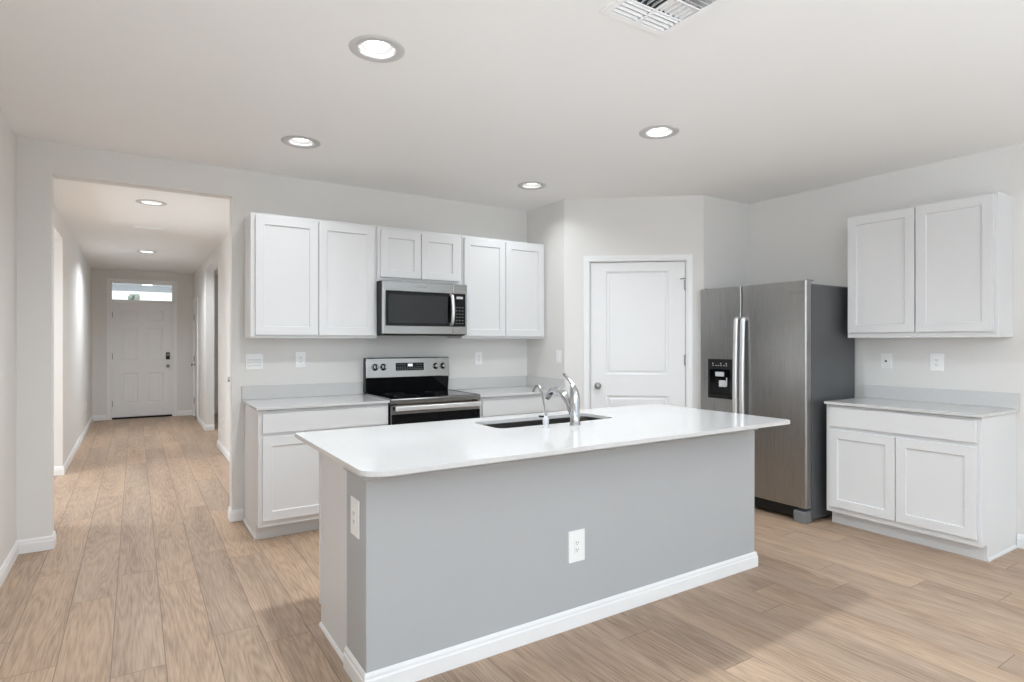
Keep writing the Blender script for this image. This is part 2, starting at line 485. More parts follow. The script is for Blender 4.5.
baseboard('baseboard_left', [(OX0, YB + T), (OX0, YB), (XL, YB), (XL, YR)])
baseboard('baseboard_back', [(0.694, YB), (OX1, YB), (OX1, YB + T), (HX1, YB + T), (HX1, D4[0] - .085)])
baseboard('baseboard_hall_right', [(HX1, D4[1] + .085), (HX1, 8.45), (HX1 + T, 8.45)])
baseboard('baseboard_hall_right_far', [(HX1 + T, 10.05), (HX1, 10.05), (HX1, D3[0] - .085)])
baseboard('baseboard_entry_right', [(HX1, D3[1] + .085), (HX1, HY), (0.655, HY)])
baseboard('baseboard_hall_left', [(-0.415, HY), (HX0, HY), (HX0, 7.5), (HX0 - T, 7.5)])
baseboard('baseboard_hall_left_near', [(HX0 - T, 5.5), (HX0, 5.5), (HX0, YB + T)])
baseboard('baseboard_right', [(XR, YR), (XR, 1.448)])
tx, ty = math.cos(DA), math.sin(DA)
dp = lambda s: (PA[0] + tx * s, PA[1] + ty * s)
baseboard('baseboard_pantry', [dp(DL), dp(1.14)])
baseboard('baseboard_pantry_left', [dp(0.172), PA])

# casings: profile offset outwards from the opening edge (to the left of the path), height out of the wall
CAS = [(0, 0), (0, 0.010), (0.012, 0.016), (0.020, 0.011), (0.040, 0.014), (0.057, 0.016), (0.057, 0)]
CAS2 = [(a + 0.0, h) for a, h in CAS]


def casing(name, a0, a1, ztop, fn, parent=None):
    # walk right side down -> the opening lies on the right of the path when going up the left side
    return struct(name, sweep(B(), [(a0, 0), (a0, ztop), (a1, ztop), (a1, 0)], CAS, fn), 'trim', parent, 0.001)


o = casing('trim_1', DS0 - .004, DS1 + .004, DZ, lambda a, b_, h: (a, -h, b_)); o.location = (PA[0], PA[1], 0); o.rotation_euler = (0, 0, DA)
casing('trim_2', EX0, EX1, 2.40, lambda a, b_, h: (a, HY - h, b_))
casing('trim_3', D4[0] - .02, D4[1] + .02, 2.06, lambda a, b_, h: (HX1 - h, a, b_))
casing('trim_4', D3[0] - .02, D3[1] + .02, 2.06, lambda a, b_, h: (HX1 - h, a, b_))


# ------------------------------------------------------------------ doors
def knob_bm(r=0.027, axis='y', s=-1, reach=0.062):
    pr = [(0.031, 0.0), (0.031, 0.004), (0.026, 0.008), (0.011, 0.010), (0.010, 0.030), (0.020, 0.036),
          (r, 0.046), (r, 0.052), (0.021, reach - 0.002), (0.010, reach)]
    return lathe(B(), [(a, s * h) for a, h in pr], axis=axis)


def add_door_hardware(door, x, z, yf, parent_axis='y', name='door_knob'):
    k = mk(name, knob_bm(axis='y', s=-1), 'nickel', door); k.location = (x, yf, z)
    return k


def hinge(door, x, y, z, hgt=0.09):
    b_ = lathe(B(), [(0.004, -hgt / 2 - .006), (0.0065, -hgt / 2), (0.0065, hgt / 2), (0.004, hgt / 2 + .006)], (x, y, z), seg=10)
    box(b_, x - 0.012, x + 0.012, y + 0.003, y + 0.006, z - hgt / 2, z + hgt / 2)
    return mk('hinge', b_, 'nickel', door)


RAISE = [(0.004, 0.004), (0.012, 0.009), (0.026, 0.009), (0.044, 0.004)]
RAISE2 = [(0.005, 0.005), (0.014, 0.010), (0.024, 0.010), (0.034, 0.003)]

# pantry door (two raised panels)
door2 = struct_empty('door_2', (PA[0], PA[1], 0), DA)
bm = panel_slab(B(), DS0, DS1, 0.012, DZ - 0.004, 0.045, 0.010,
                [(0.375, 0.932, 1.060, 1.992), (0.375, 0.932, 0.235, 0.868)], RAISE2)
mk('door_panel', bm, 'door', door2)
add_door_hardware(door2, 0.302, 0.955, 0.010)
bm = B(); box(bm, DS0 - 0.0005, DS0 + 0.001, 0.012, 0.038, 0.92, 0.99); mk('strike', bm, 'nickel', door2)
for z in (1.862, 1.192, 0.32): hinge(door2, DS1 + 0.001, 0.0, z)
bm = tube(B(), smooth_path([(DS1, -0.006, 1.915), (DS1 - .01, -0.03, 1.918), (DS1 - .03, -0.045, 1.915), (DS1 - .045, -0.03, 1.912)]), 0.004, 8)
mk('hinge_stop', bm, 'nickel', door2)

# front door (six panels) with frame, transom and hardware
door1 = struct_empty('door_1', ((EX0 + EX1) / 2, HY, 0))
cx = (EX0 + EX1) / 2
sx0, sx1 = -0.337 - cx, 0.566 - cx
w = (sx1 - sx0); st = 0.135; pw = (w - 3 * st) / 2
cols = [(sx0 + st, sx0 + st + pw), (sx1 - st - pw, sx1 - st)]
rows = [(0.26, 0.80), (1.01, 1.60), (1.73, 1.915)]
bm = panel_slab(B(), sx0, sx1, 0.034, 2.055, 0.075, 0.030, [(c[0], c[1], r[0], r[1]) for c in cols for r in rows], RAISE)
mk('door_panel', bm, 'door', door1)
add_door_hardware(door1, 0.503 - cx, 0.916, 0.030)
bm = box(B(), 0.470 - cx, 0.533 - cx, 0.006, 0.030, 1.035, 1.165); kp = mk('keypad_lock', bm, 'blackp', door1, bevel=0.008)
for i in range(3):
    for j in range(3):
        mk('keypad_button', box(B(), 0.482 - cx + i * 0.015, 0.492 - cx + i * 0.015, 0.004, 0.007, 1.10 + j * 0.016, 1.11 + j * 0.016), 'pad', kp)
for z in (1.83, 1.10, 0.27): hinge(door1, sx0 - 0.002, 0.022, z, 0.10)
struct('threshold', box(B(), EX0 + 0.012, EX1 - 0.012, HY + 0.005, HY + T, 0.0, 0.030), 'blackp').name = 'trim_5'
bm = B()
box(bm, EX0, EX0 + .014, HY, HY + T, 0, 2.40); box(bm, EX1 - .022, EX1, HY, HY + T, 0, 2.40)
box(bm, EX0 + .014, EX1 - .022, HY, HY + T, 2.385, 2.40); box(bm, EX0 + .014, EX1 - .022, HY + .012, HY + T, 2.056, 2.096)
struct('trim_6', bm, 'trim', bevel=0.002)
win = struct('window_1', box(B(), EX0 + .014, EX1 - .022, HY + .055, HY + .061, 2.096, 2.385), 'glass')

# hall doors in the right wall (local frame: front faces -x world)
def hall_door(name, y0, y1, knob_y, hinge_y):
    d = struct_empty(name, (HX1, (y0 + y1) / 2, 0), -PI / 2)     # local -y -> world -x ; local +x -> world -y
    wd = (y1 - y0) / 2
    st = 0.11; pw = (2 * wd - 3 * st) / 2
    cols = [(-wd + st, -wd + st + pw), (wd - st - pw, wd - st)]
    bm = panel_slab(B(), -wd, wd, 0.012, 2.045, 0.05, 0.012, [(c[0], c[1], r[0], r[1]) for c in cols for r in rows], RAISE)
    mk('door_panel', bm, 'door', d)
    yc = (y0 + y1) / 2
    add_door_hardware(d, -(knob_y - yc), 0.94, 0.012)
    for z in (1.80, 1.05, 0.28): hinge(d, -(hinge_y - yc), 0.002, z, 0.10)
    return d


hall_door('door_4', D4[0], D4[1], D4[1] - 0.06, D4[0] - .002)
hall_door('door_3', D3[0], D3[1], D3[1] - 0.07, D3[1] + 0.002)
for i, (y0, y1) in enumerate((D4, D3)):
    bm = B(); box(bm, HX1, HX1 + T, y0 - .02, y0 - .004, 0, 2.06); box(bm, HX1, HX1 + T, y1 + .004, y1 + .02, 0, 2.06)
    box(bm, HX1, HX1 + T, y0 - .004, y1 + .004, 2.048, 2.06); struct('trim_%d' % (7 + i), bm, 'trim')

# porch and street seen through the transom
struct('ground', box(B(), -30, 30, HY + T, 60, -0.15, -0.05), 'ground')
struct('ceiling_porch', box(B(), -2.5, 3, HY + T, 15.3, 2.58, 2.7), 'porch')
struct('trim_9', box(B(), -2.5, 3, 15.2, 15.4, 2.465, 2.58), 'porch')
struct('trim_10', slab_holes(B(), 'y', -2.5, 3, -0.05, 2.465, 15.2, 15.38, [(-2.3, 2.8, -0.05, 2.465)]), 'porch')


# ------------------------------------------------------------------ ceiling lights
def ceiling_light(x, y, z, label, power=None, group='recessed ceiling lights', col=WARM):
    t = thing('ceiling_light', label, 'ceiling light', (x, y, z), 0, group)
    bm = B(); seg = 40
    prof = [(0.122, -0.001), (0.120, -0.004), (0.098, -0.005), (0.094, -0.003), (0.090, -0.006), (0.080, -0.004), (0.072, 0.004),
            (0.054, 0.022), (0.054, 0.045), (0.0725, 0.045), (0.0725, 0.0), (0.122, -0.001)]
    rings = [[bm.verts.new((r * math.cos(2 * PI * k / seg), r * math.sin(2 * PI * k / seg), h)) for k in range(seg)] for r, h in prof]
    for a, b_ in zip(rings, rings[1:]):
        for k in range(seg):
            f = bm.faces.new((a[k], a[(k + 1) % seg], b_[(k + 1) % seg], b_[k])); f.smooth = True
    mk('trim_ring', bm, 'baffle', t)
    bm = lathe(B(), [(0.0535, 0.024), (0.0535, 0.030)], seg=40)
    mk('lens', bm, 'lens', t)
    area_light('lamp', (0, 0, 0.014), (0, 0, 0), 0.10, 0.10, power or DOWN_POWER, col, 'DISK', math.radians(150), t)
    return t


ceiling_light(*LIGHTS_MAIN[0], H, 'lit recessed ceiling light nearest the camera, left of the air vent', 24)
ceiling_light(*LIGHTS_MAIN[1], H, 'lit recessed ceiling light above the left end of the white wall cabinets', 6)
ceiling_light(*LIGHTS_MAIN[2], H, 'lit recessed ceiling light in front of the corner beside the pantry', 6)
ceiling_light(*LIGHTS_MAIN[3], H, 'lit recessed ceiling light above the right part of the island, facing the pantry door', 18)
for k, (x, y) in enumerate(LIGHTS_REAR):
    ceiling_light(x, y, H, ('lit recessed ceiling light in the great room nearest the kitchen',
                            'lit recessed ceiling light by the left wall of the great room',
                            'lit recessed ceiling light by the right wall of the great room')[k], (8, 9, 6)[k])
ceiling_light(*LIGHTS_HALL[0], HH, 'lit recessed ceiling light in the hall nearest the kitchen, before the hall vent', 17)
ceiling_light(*LIGHTS_HALL[1], HH, 'lit recessed ceiling light in the hall nearest the front door, beyond the hall vent', 30)
ceiling_light(*LIGHT_DEN, HH, 'lit recessed ceiling light in the room left of the hall', 26)
# porch lamp
t = thing('porch_light', 'lit porch ceiling light seen through the glass above the front door', 'ceiling light', (0.22, 14.6, 2.58))
mk('lens', lathe(B(), [(0.09, -0.03), (0.10, -0.012), (0.10, 0.0)]), 'lens', t)
mk('base', lathe(B(), [(0.115, -0.012), (0.115, 0.0)]), 'trim', t)

# ------------------------------------------------------------------ air vents
t = thing('air_vent', 'white square ceiling air vent with three rows of louvres over the island', 'air vent', ((VX0 + VX1) / 2, (VY0 + VY1) / 2, H))
hw = (VX1 - VX0) / 2
cells = []
for i, (a, b_) in enumerate(((-hw + .033, -0.006), (0.006, hw - .033))):
    for j, (c, d) in enumerate(((hw - .033 - .095, hw - .033), (-0.045, 0.045), (-hw + .033, -hw + .033 + .095))):
        cells.append((a, b_, c, d, j))
mk('frame', slab_holes(B(), 'z', -hw, hw, -hw, hw, -0.006, 0.0, [c[:4] for c in cells]), 'plate', t, 0.002)
mk('duct', slab_holes(B(), 'z', -hw + .031, hw - .031, -hw + .031, hw - .031, 0.07, 0.075, []), 'duct', t)
for a, b_, c, d, j in cells:
    bm = B(); n = 5 if j == 1 else 4
    for k in range(n):
        if j == 1:
            x = a + (k + .5) * (b_ - a) / n; e = 1 if a < -0.05 else -1
            vs = [(x - e * .008, -0.004), (x - e * .006, -0.004), (x + e * .006, 0.016), (x + e * .004, 0.016)]
            q = [[bm.verts.new((u, y, z)) for u, z in vs] for y in (c, d)]
        else:
            s = 1 if j == 0 else -1
            y0 = c + (k + .5) * (d - c) / n
            vs = [(y0 + s * .006, -0.005), (y0 + s * .004, -0.005), (y0 - s * .003, 0.004), (y0 - s * .001, 0.004)]
            q = [[bm.verts.new((x, u, z)) for u, z in vs] for x in (a, b_)]
        for i in range(4):
            bm.faces.new((q[0][i], q[0][(i + 1) % 4], q[1][(i + 1) % 4], q[1][i]))
        bm.faces.new(q[0]); bm.faces.new(q[1][::-1])
    mk('louver', bm, 'plate', t)
t = thing('air_vent', 'small white slotted air vent on the hall ceiling between its two lights', 'air vent', ((HV[0] + HV[1]) / 2, (HV[2] + HV[3]) / 2, HH))
a, b_ = (HV[1] - HV[0]) / 2, (HV[3] - HV[2]) / 2
mk('frame', slab_holes(B(), 'z', -a, a, -b_, b_, -0.008, 0, [(-a + .02, a - .02, -b_ + .02, b_ - .02)]), 'plate', t, 0.002)
bm = B()
for k in range(12): box(bm, -a + .03 + k * .022, -a + .036 + k * .022, -b_ + .02, b_ - .02, -0.006, 0.01)
mk('louver', bm, 'plate', t)


# ------------------------------------------------------------------ cabinets
SHK = [(0.002, 0.002), (0.003, 0.010)]


def shaker(x0, x1, z0, z1, yf, th=0.019, fr=0.060):
    return panel_slab(B(), x0, x1, z0, z1, yf + th, yf, [(x0 + fr, x1 - fr, z0 + fr, z1 - fr)], SHK)


def wall_cabinet(label, loc, rz, w, z0, z1, doors, group, d=0.305):
    """local: x along the wall 0..w, wall at y=0, front at y=-d"""
    t = thing('wall_cabinet', label, 'wall cabinet', (loc[0], loc[1], z0), rz, group)
    h = z1 - z0
    bm = B(); box(bm, 0, w, -d, -0.001, 0.012, h)
    mk('carcass', bm, 'cab', t, 0.0015)
    mk('bottom_rail', box(B(), 0, w, -d, -0.001, 0, 0.012), 'cab', t, 0.001)
    for (x0, x1, a, b_) in doors:
        mk('door', shaker(x0, x1, a - z0, b_ - z0, -d - 0.020), 'cab', t, 0.0012)
    return t


UG = 'white shaker wall cabinets'
wall_cabinet('tall two-door white wall cabinet left of the microwave', (0.697, YB), 0, 0.936, 1.385, 2.286,
             [(0.030, 0.471, 1.405, 2.266), (0.477, 0.912, 1.405, 2.266)], UG)
wall_cabinet('short two-door white wall cabinet directly above the microwave', (1.635, YB), 0, 0.765, 1.845, 2.286,
             [(0.026, 0.376, 1.878, 2.258), (0.382, 0.732, 1.878, 2.258)], UG)
wall_cabinet('tall two-door white wall cabinet right of the microwave, by the pantry wall', (2.402, YB), 0, 0.893, 1.385, 2.286,
             [(0.018, 0.440, 1.405, 2.266), (0.446, 0.870, 1.405, 2.266)], UG)
wall_cabinet('two-door white wall cabinet on the right wall beside the refrigerator', (XR, 2.412), -PI / 2, 0.942, 1.385, 2.318,
             [(0.010, 0.468, 1.424, 2.305), (0.478, 0.921, 1.424, 2.305)], UG, d=0.255)


def base_cabinet(label, loc, rz, w, fronts, group, kick_side=None, d=0.61):
    """fronts = [(x0,x1)] for the doors; one drawer front over the full width"""
    t = thing('base_cabinet', label, 'base cabinet', (loc[0], loc[1], 0), rz, group)
    th = 0.018; k = 0.076
    for x0 in (0, w - th):       # notched side panels
        bm = B(); pts = [(-0.001, 0), (-d + k, 0), (-d + k, 0.10), (-d, 0.10), (-d, 0.888), (-0.001, 0.888)]
        q = [[bm.verts.new((x, y, z)) for y, z in pts] for x in (x0, x0 + th)]
        bm.faces.new(q[0]); bm.faces.new(q[1][::-1])
        for i in range(6): bm.faces.new((q[0][i], q[0][(i + 1) % 6], q[1][(i + 1) % 6], q[1][i]))
        mk('side_panel', bm, 'cab', t, 0.001)
    bm = slab_holes(B(), 'y', th, w - th, 0.10, 0.888, -d, -d + 0.019, [])
    mk('face_frame', bm, 'cab', t, 0.001)
    mk('bottom_shelf', box(B(), th, w - th, -d + .02, -0.002, 0.10, 0.118), 'cab', t)
    mk('toe_kick', box(B(), th, w - th, -d + k, -d + k + .016, 0, 0.10), 'kick', t)
    if kick_side is not None:
        if kick_side == 0: path = [(0, -d + k), (0, -0.005)]
        else: path = [(w, -0.020), (w, -d + k)]
        mk('shoe_moulding', sweep(B(), path, SHOE, fl), 'cab', t)
    return t, d


BG = 'white base cabinets'
t, d = base_cabinet('white base cabinet with one wide drawer left of the range', (0.697, YB), 0, 0.917, None, BG, 0)
mk('drawer_front', box(B(), 0.025, 0.905, -d - .020, -d - .001, 0.735, 0.868), 'cab', t, 0.0025)
mk('door', shaker(0.025, 0.462, 0.142, 0.708, -d - .020), 'cab', t, 0.0012)
mk('door', shaker(0.468, 0.905, 0.142, 0.708, -d - .020), 'cab', t, 0.0012)
t, d = base_cabinet('white base cabinet right of the range, mostly hidden behind the island', (2.396, YB), 0, 0.902, None, BG)
mk('drawer_front', box(B(), 0.03, 0.872, -d - .020, -d - .001, 0.735, 0.862), 'cab', t, 0.0025)
mk('door', shaker(0.03, 0.448, 0.142, 0.708, -d - .020), 'cab', t, 0.0012)
mk('door', shaker(0.454, 0.872, 0.142, 0.708, -d - .020), 'cab', t, 0.0012)
t, d = base_cabinet('white two-door base cabinet on the right wall beside the refrigerator', (XR, 2.408), -PI / 2, 0.955, None, BG, 1, d=0.56)
mk('drawer_front', box(B(), 0.028, 0.931, -d - .020, -d - .001, 0.735, 0.872), 'cab', t, 0.0025)
mk('door', shaker(0.028, 0.475, 0.142, 0.708, -d - .020), 'cab', t, 0.0012)
mk('door', shaker(0.481, 0.931, 0.142, 0.708, -d - .020), 'cab', t, 0.0012)

# countertops on the walls, with their upstands
CT = 0.019; CZ = 0.914


def countertop(label, loc, rz, w, left=0.0, right=0.0, d=0.648, rr=(0.006, 0.006), side_splash=False):
    t = thing('countertop', label, 'countertop', (loc[0], loc[1], CZ - CT), rz, 'white quartz countertops')
    o = mk('slab', plate(B(), rrect(-left, w + right, -d, -0.001, [rr[0], rr[1], 0.002, 0.002]), [], 0, CT), 'quartz', t, 0.003)
    b_ = box(B(), -left, w + right, -0.020, -0.001, CT, CT + 0.102)
    mk('backsplash', b_, 'quartz', t, 0.002)
    if side_splash:
        mk('side_splash', box(B(), w + right - 0.019, w + right, -d + 0.025, -0.0205, CT, CT + 0.102), 'quartz', t, 0.002)
    return t


countertop('white quartz countertop with upstand left of the range', (0.697, YB), 0, 0.917, 0.017, 0.0)
countertop('white quartz countertop with upstand between range and pantry wall', (2.396, YB), 0, 0.901, 0.0, 0.0, side_splash=True)
countertop('white quartz countertop on the right wall beside the refrigerator', (XR, 2.408), -PI / 2, 0.955, 0.0, 0.017, d=0.598)

# ------------------------------------------------------------------ island
IX0, IX1, IY0, IY1 = 0.742, 3.150, 2.185, 2.852
isl = thing('kitchen_island', 'long light grey kitchen island, shade painted in, with white skirting standing on the oak floor', 'kitchen island', (IX0, IY0, 0))
iw = IX1 - IX0; idp = IY1 - IY0; kw = 0.245
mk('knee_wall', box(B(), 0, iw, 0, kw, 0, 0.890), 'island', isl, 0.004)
mk('end_panel', box(B(), 0.006, 0.024, kw, idp, 0.0, 0.890), 'cab', isl, 0.001)
mk('end_panel', box(B(), iw - 0.024, iw - 0.006, kw, idp, 0.0, 0.890), 'cab', isl, 0.001)
mk('corner_stile', box(B(), 0.002, 0.024, idp + .0005, idp + 0.019, 0.10, 0.890), 'cab', isl, 0.001)
mk('face_frame', slab_holes(B(), 'y', 0.0245, iw - 0.0245, 0.10, 0.890, idp, idp + 0.018, []), 'cab', isl)
mk('toe_kick', box(B(), 0.0245, iw - 0.0245, idp - 0.076, idp - 0.06, 0.0, 0.10), 'kick', isl)
mk('bottom_shelf', box(B(), 0.0245, iw - 0.0245, kw + .001, idp - .001, 0.10, 0.118), 'cab', isl)
n = 5; dw = (iw - 0.08) / n
for k in range(n):
    x0 = 0.04 + k * dw
    mk('door', panel_slab(B(), x0 + .003, x0 + dw - .003, 0.142, 0.708, idp + .019, idp + .038, [(x0 + .063, x0 + dw - .063, .202, .648)], SHK), 'cab', isl, 0.0012)
    mk('drawer_front', box(B(), x0 + .003, x0 + dw - .003, idp + .019, idp + .038, 0.735, 0.868), 'cab', isl, 0.002)
mk('skirting', sweep(B(), [(iw, kw), (iw, 0), (0, 0), (0, kw)], BB, fl), 'trim', isl, 0.0015)
mk('shoe_moulding', sweep(B(), [(0.006, kw + .001), (0.006, idp)], SHOE, fl), 'trim', isl)
CLEAT = [(0, 0.824), (0.010, 0.824), (0.014, 0.830), (0.014, 0.891), (0, 0.891)]
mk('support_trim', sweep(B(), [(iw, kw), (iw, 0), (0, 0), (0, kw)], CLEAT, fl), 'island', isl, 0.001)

SX0, SX1, SY0, SY1 = 1.552, 2.345, 2.530, 2.820
top = B()
plate(top, rrect(0.648, 3.118, 1.915, 2.960, [0.085, 0.05, 0.05, 0.02], 10),
      [rrect(SX0, SX1, SY0, SY1, 0.05), [(1.961 + .016 * math.cos(a * PI / 6), 2.432 + .016 * math.sin(a * PI / 6)) for a in range(12)]],
      CZ - CT, CZ)
o = mk('island_countertop', top, 'quartz', None, 0.003, recenter=True)
tag(o, 'long white quartz island countertop with rounded corners and sink cutout', 'countertop', 'white quartz countertops')

# sink
t = thing('kitchen_sink', 'stainless steel undermount sink set into the island countertop', 'sink', ((SX0 + SX1) / 2, (SY0 + SY1) / 2, CZ - CT - 0.21))
a, b_ = (SX1 - SX0) / 2 + 0.003, (SY1 - SY0) / 2 + 0.003
bm = B(); hz = 0.21


def ring(x, y, r, z): return [bm.verts.new((p[0], p[1], z)) for p in rrect(-x, x, -y, y, r)]


rs = [ring(a + .02, b_ + .02, .06, hz - .0005), ring(a, b_, .05, hz - .0005), ring(a - .004, b_ - .004, .05, 0.02), ring(a - .025, b_ - .025, .04, 0.004),
      ring(.05, .05, .049, 0.0), ]
for p, q in zip(rs, rs[1:]):
    for k in range(len(p)):
        f = bm.faces.new((p[k], p[(k + 1) % len(p)], q[(k + 1) % len(p)], q[k])); f.smooth = False
bm.faces.new(rs[-1])
ob = mk('basin', bm, 'sink', t)
so = ob.modifiers.new('s', 'SOLIDIFY'); so.thickness = 0.0015; so.offset = 0
mk('drain', lathe(B(), [(0.045, 0.003), (0.045, 0.006), (0.030, 0.004), (0.012, 0.008)]), 'chrome', t)

# faucet (origin on the countertop; local +y towards the sink)
t = thing('kitchen_faucet', 'chrome single-lever kitchen faucet with pull-out spout behind the sink', 'faucet', (1.961, 2.432, CZ))
bm = B()
tube(bm, [(0, 0, 0), (0, 0, 0.006), (0, 0, 0.008), (0, 0, 0.05), (0, 0, 0.12), (0, 0.002, 0.155), (0, 0.010, 0.185), (0, 0.020, 0.208), (0, 0.027, 0.222)],
     [0.030, 0.030, 0.0265, 0.026, 0.027, 0.026, 0.021, 0.014, 0.007], 24)
mk('faucet_body', bm, 'chrome', t)
P = smooth_path([(0, 0.012, 0.050), (0, 0.040, 0.088), (0, 0.075, 0.135), (0, 0.120, 0.165), (0, 0.175, 0.172), (0, 0.215, 0.158), (0, 0.235, 0.135)])
R = [0.017 + 0.004 * math.sin(PI * i / (len(P) - 1)) - 0.002 * i / len(P) for i in range(len(P))]
mk('spout', tube(B(), P, R, 20), 'chrome', t)
mk('spray_head', tube(B(), [(0, 0.238, 0.135), (0, 0.245, 0.120)], [0.0155, 0.013], 20), 'nickel', t)
lv = mk('lever', tube(B(), smooth_path([(0, 0.024, 0.216), (0, 0.045, 0.232), (0, 0.070, 0.250)]), [0.008] * 12 + [0.006], 14), 'chrome', t)
mk('lever_grip', tube(B(), [(0, 0.062, 0.245), (0, 0.095, 0.266)], [0.0075, 0.0085], 14), 'nickel', lv)

# filtered-water tap
t = thing('filtered_water_tap', 'slim gooseneck water tap with white base, left of the chrome faucet', 'faucet', (1.773, 2.436, CZ))
mk('tap_base', lathe(B(), [(0.020, 0), (0.020, 0.004), (0.012, 0.010), (0.013, 0.014), (0.015, 0.020), (0.016, 0.045), (0.010, 0.055), (0.007, 0.062)]), 'pad', t)
mk('gooseneck', tube(B(), smooth_path([(0, 0, 0.055), (0, 0.000, 0.085), (0, 0.014, 0.130), (0, 0.032, 0.175), (0, 0.052, 0.203), (0, 0.072, 0.212), (0, 0.092, 0.205), (0, 0.112, 0.178)]), 0.0062, 12), 'nickel', t)
mk('tap_lever', tube(B(), [(0, 0.0, 0.056), (0, 0.025, 0.055), (0, 0.055, 0.053)], [0.006, 0.005, 0.006], 10), 'blackp', t)

# ------------------------------------------------------------------ range (local: x 0..w, wall y=0, front -d)
RX0, RX1 = 1.619, 2.389
t = thing('range', 'stainless steel electric range with black glass cooktop against the back wall', 'stove', (RX0, YB, 0))
w = RX1 - RX0
mk('body', box(B(), 0.004, w - 0.004, -0.625, -0.025, 0.08, 0.895), 'blackp', t, 0.003)
for x in (0.05, w - 0.05):
    for y in (-0.58, -0.08):
        mk('foot', lathe(B(), [(0.018, 0), (0.018, 0.01), (0.010, 0.015), (0.010, 0.085)], (x, y, 0), seg=12), 'blackp', t)
mk('cooktop', plate(B(), rrect(0.006, w - 0.006, -0.628, -0.085, 0.012), [], 0.895, 0.922), 'black', t, 0.002)
for (x, y, r) in ((0.2, -0.22, 0.075), (0.56, -0.22, 0.075), (0.2, -0.48, 0.10), (0.56, -0.48, 0.10)):
    bm = B()
    for rr in (r,):
        ri = [[bm.verts.new((x + q * math.cos(k * PI / 24), y + q * math.sin(k * PI / 24), 0.9223)) for k in range(48)] for q in (rr, rr - .002)]
        for k in range(48): bm.faces.new((ri[0][k], ri[0][(k + 1) % 48], ri[1][(k + 1) % 48], ri[1][k]))
    mk('burner_ring', bm, 'label', t)
bm = B()
sweep(bm, [(0.0, -0.655), (w, -0.655)], [(0, 0.880), (-0.004, 0.886), (-0.004, 0.914), (0, 0.921), (0.012, 0.925), (0.028, 0.924), (0.028, 0.880)], fl)
mk('front_rim', bm, 'steel', t)
for x in (0, w - .006): mk('side_rim', box(B(), x, x + .006, -0.626, -0.085, 0.905, 0.925), 'steel', t, 0.001)
# backguard
bm = B()
pts = [(-0.025, 0.89), (-0.066, 0.90), (-0.088, 1.047), (-0.025, 1.047)]
q = [[bm.verts.new((x, y, z)) for y, z in pts] for x in (0.003, w - .003)]
bm.faces.new(q[0]); bm.faces.new(q[1][::-1])
for i in range(4): bm.faces.new((q[0][i], q[0][(i + 1) % 4], q[1][(i + 1) % 4], q[1][i]))
mk('backguard_glass', bm, 'black', t)
bm = B()
pts = [(-0.020, 1.048), (-0.092, 1.048), (-0.095, 1.054), (-0.078, 1.212), (-0.070, 1.219), (-0.020, 1.219)]
q = [[bm.verts.new((x, y, z)) for y, z in pts] for x in (0.0, w)]
bm.faces.new(q[0]); bm.faces.new(q[1][::-1])
for i in range(6): bm.faces.new((q[0][i], q[0][(i + 1) % 6], q[1][(i + 1) % 6], q[1][i]))
panel = mk('control_panel', bm, 'steel', t, 0.002)
mk('panel_end', box(B(), -0.002, 0.004, -0.080, -0.022, 0.93, 1.214), 'blackp', t, 0.002)
tilt = math.atan2(0.017, 0.158)
for x in (0.078, 0.150, w - 0.130, w - 0.058):
    kb = mk('knob', lathe(B(), [(0.029, 0), (0.029, -0.006), (0.023, -0.010), (0.021, -0.030), (0.016, -0.033)], axis='y', seg=24), 'steel', t, 0.001)
    kb.location = (x, -0.0855, 1.140); kb.rotation_euler = (-tilt, 0, 0)
    g = mk('knob_grip', box(B(), -0.005, 0.005, -0.041, -0.031, -0.020, 0.020), 'blackp' if x < w / 2 else 'steel', kb, 0.002)
dsp = mk('display', box(B(), 0.262, 0.522, -0.003, 0.002, -0.033, 0.033), 'black', t, 0.001); dsp.location = (0, -0.0855, 1.140); dsp.rotation_euler = (-tilt, 0, 0)
bm = B()
for i in range(11):
    for z in (-0.022, -0.006, 0.016):
        if z > 0 and 3 < i < 8: continue
        box(bm, 0.274 + i * 0.022, 0.284 + i * 0.022, -0.0040, -0.003, z, z + 0.004)
mk('display_print', bm, 'label', dsp)
mk('display_digits', box(B(), 0.372, 0.415, -0.0045, -0.003, 0.003, 0.024), 'ink', dsp)
# oven door
mk('oven_door', box(B(), 0.004, w - 0.004, -0.655, -0.627, 0.235, 0.872), 'steel', t, 0.004)
mk('oven_window', box(B(), 0.004, w - 0.004, -0.659, -0.6545, 0.30, 0.805), 'black', t, 0.002)
mk('window_glass', box(B(), 0.13, w - 0.13, -0.6605, -0.6595, 0.40, 0.72), 'mwglass', t)
hd = mk('oven_handle', box(B(), 0.018, w - 0.018, -0.712, -0.692, 0.833, 0.869), 'handle', t, 0.006, seg=3)
for x in (0.03, w - 0.055): mk('handle_bracket', box(B(), x, x + .025, -0.693, -0.655, 0.838, 0.864), 'blackp', hd, 0.002)
mk('drawer', box(B(), 0.004, w - 0.004, -0.655, -0.627, 0.085, 0.225), 'steel', t, 0.004)

# ------------------------------------------------------------------ microwave
MX0, MX1, MZ0, MZ1 = 1.636, 2.388, 1.413, 1.842
t = thing('microwave_oven', 'stainless over-the-range microwave with black window hung under the short cabinet', 'microwave', (MX0, YB, MZ0))
w = MX1 - MX0; h = MZ1 - MZ0; D = 0.40
mk('case', box(B(), 0.0, w, -D, -0.002, 0, h), 'blackp', t, 0.002)
f0, f1 = -D - 0.030, -D - 0.001
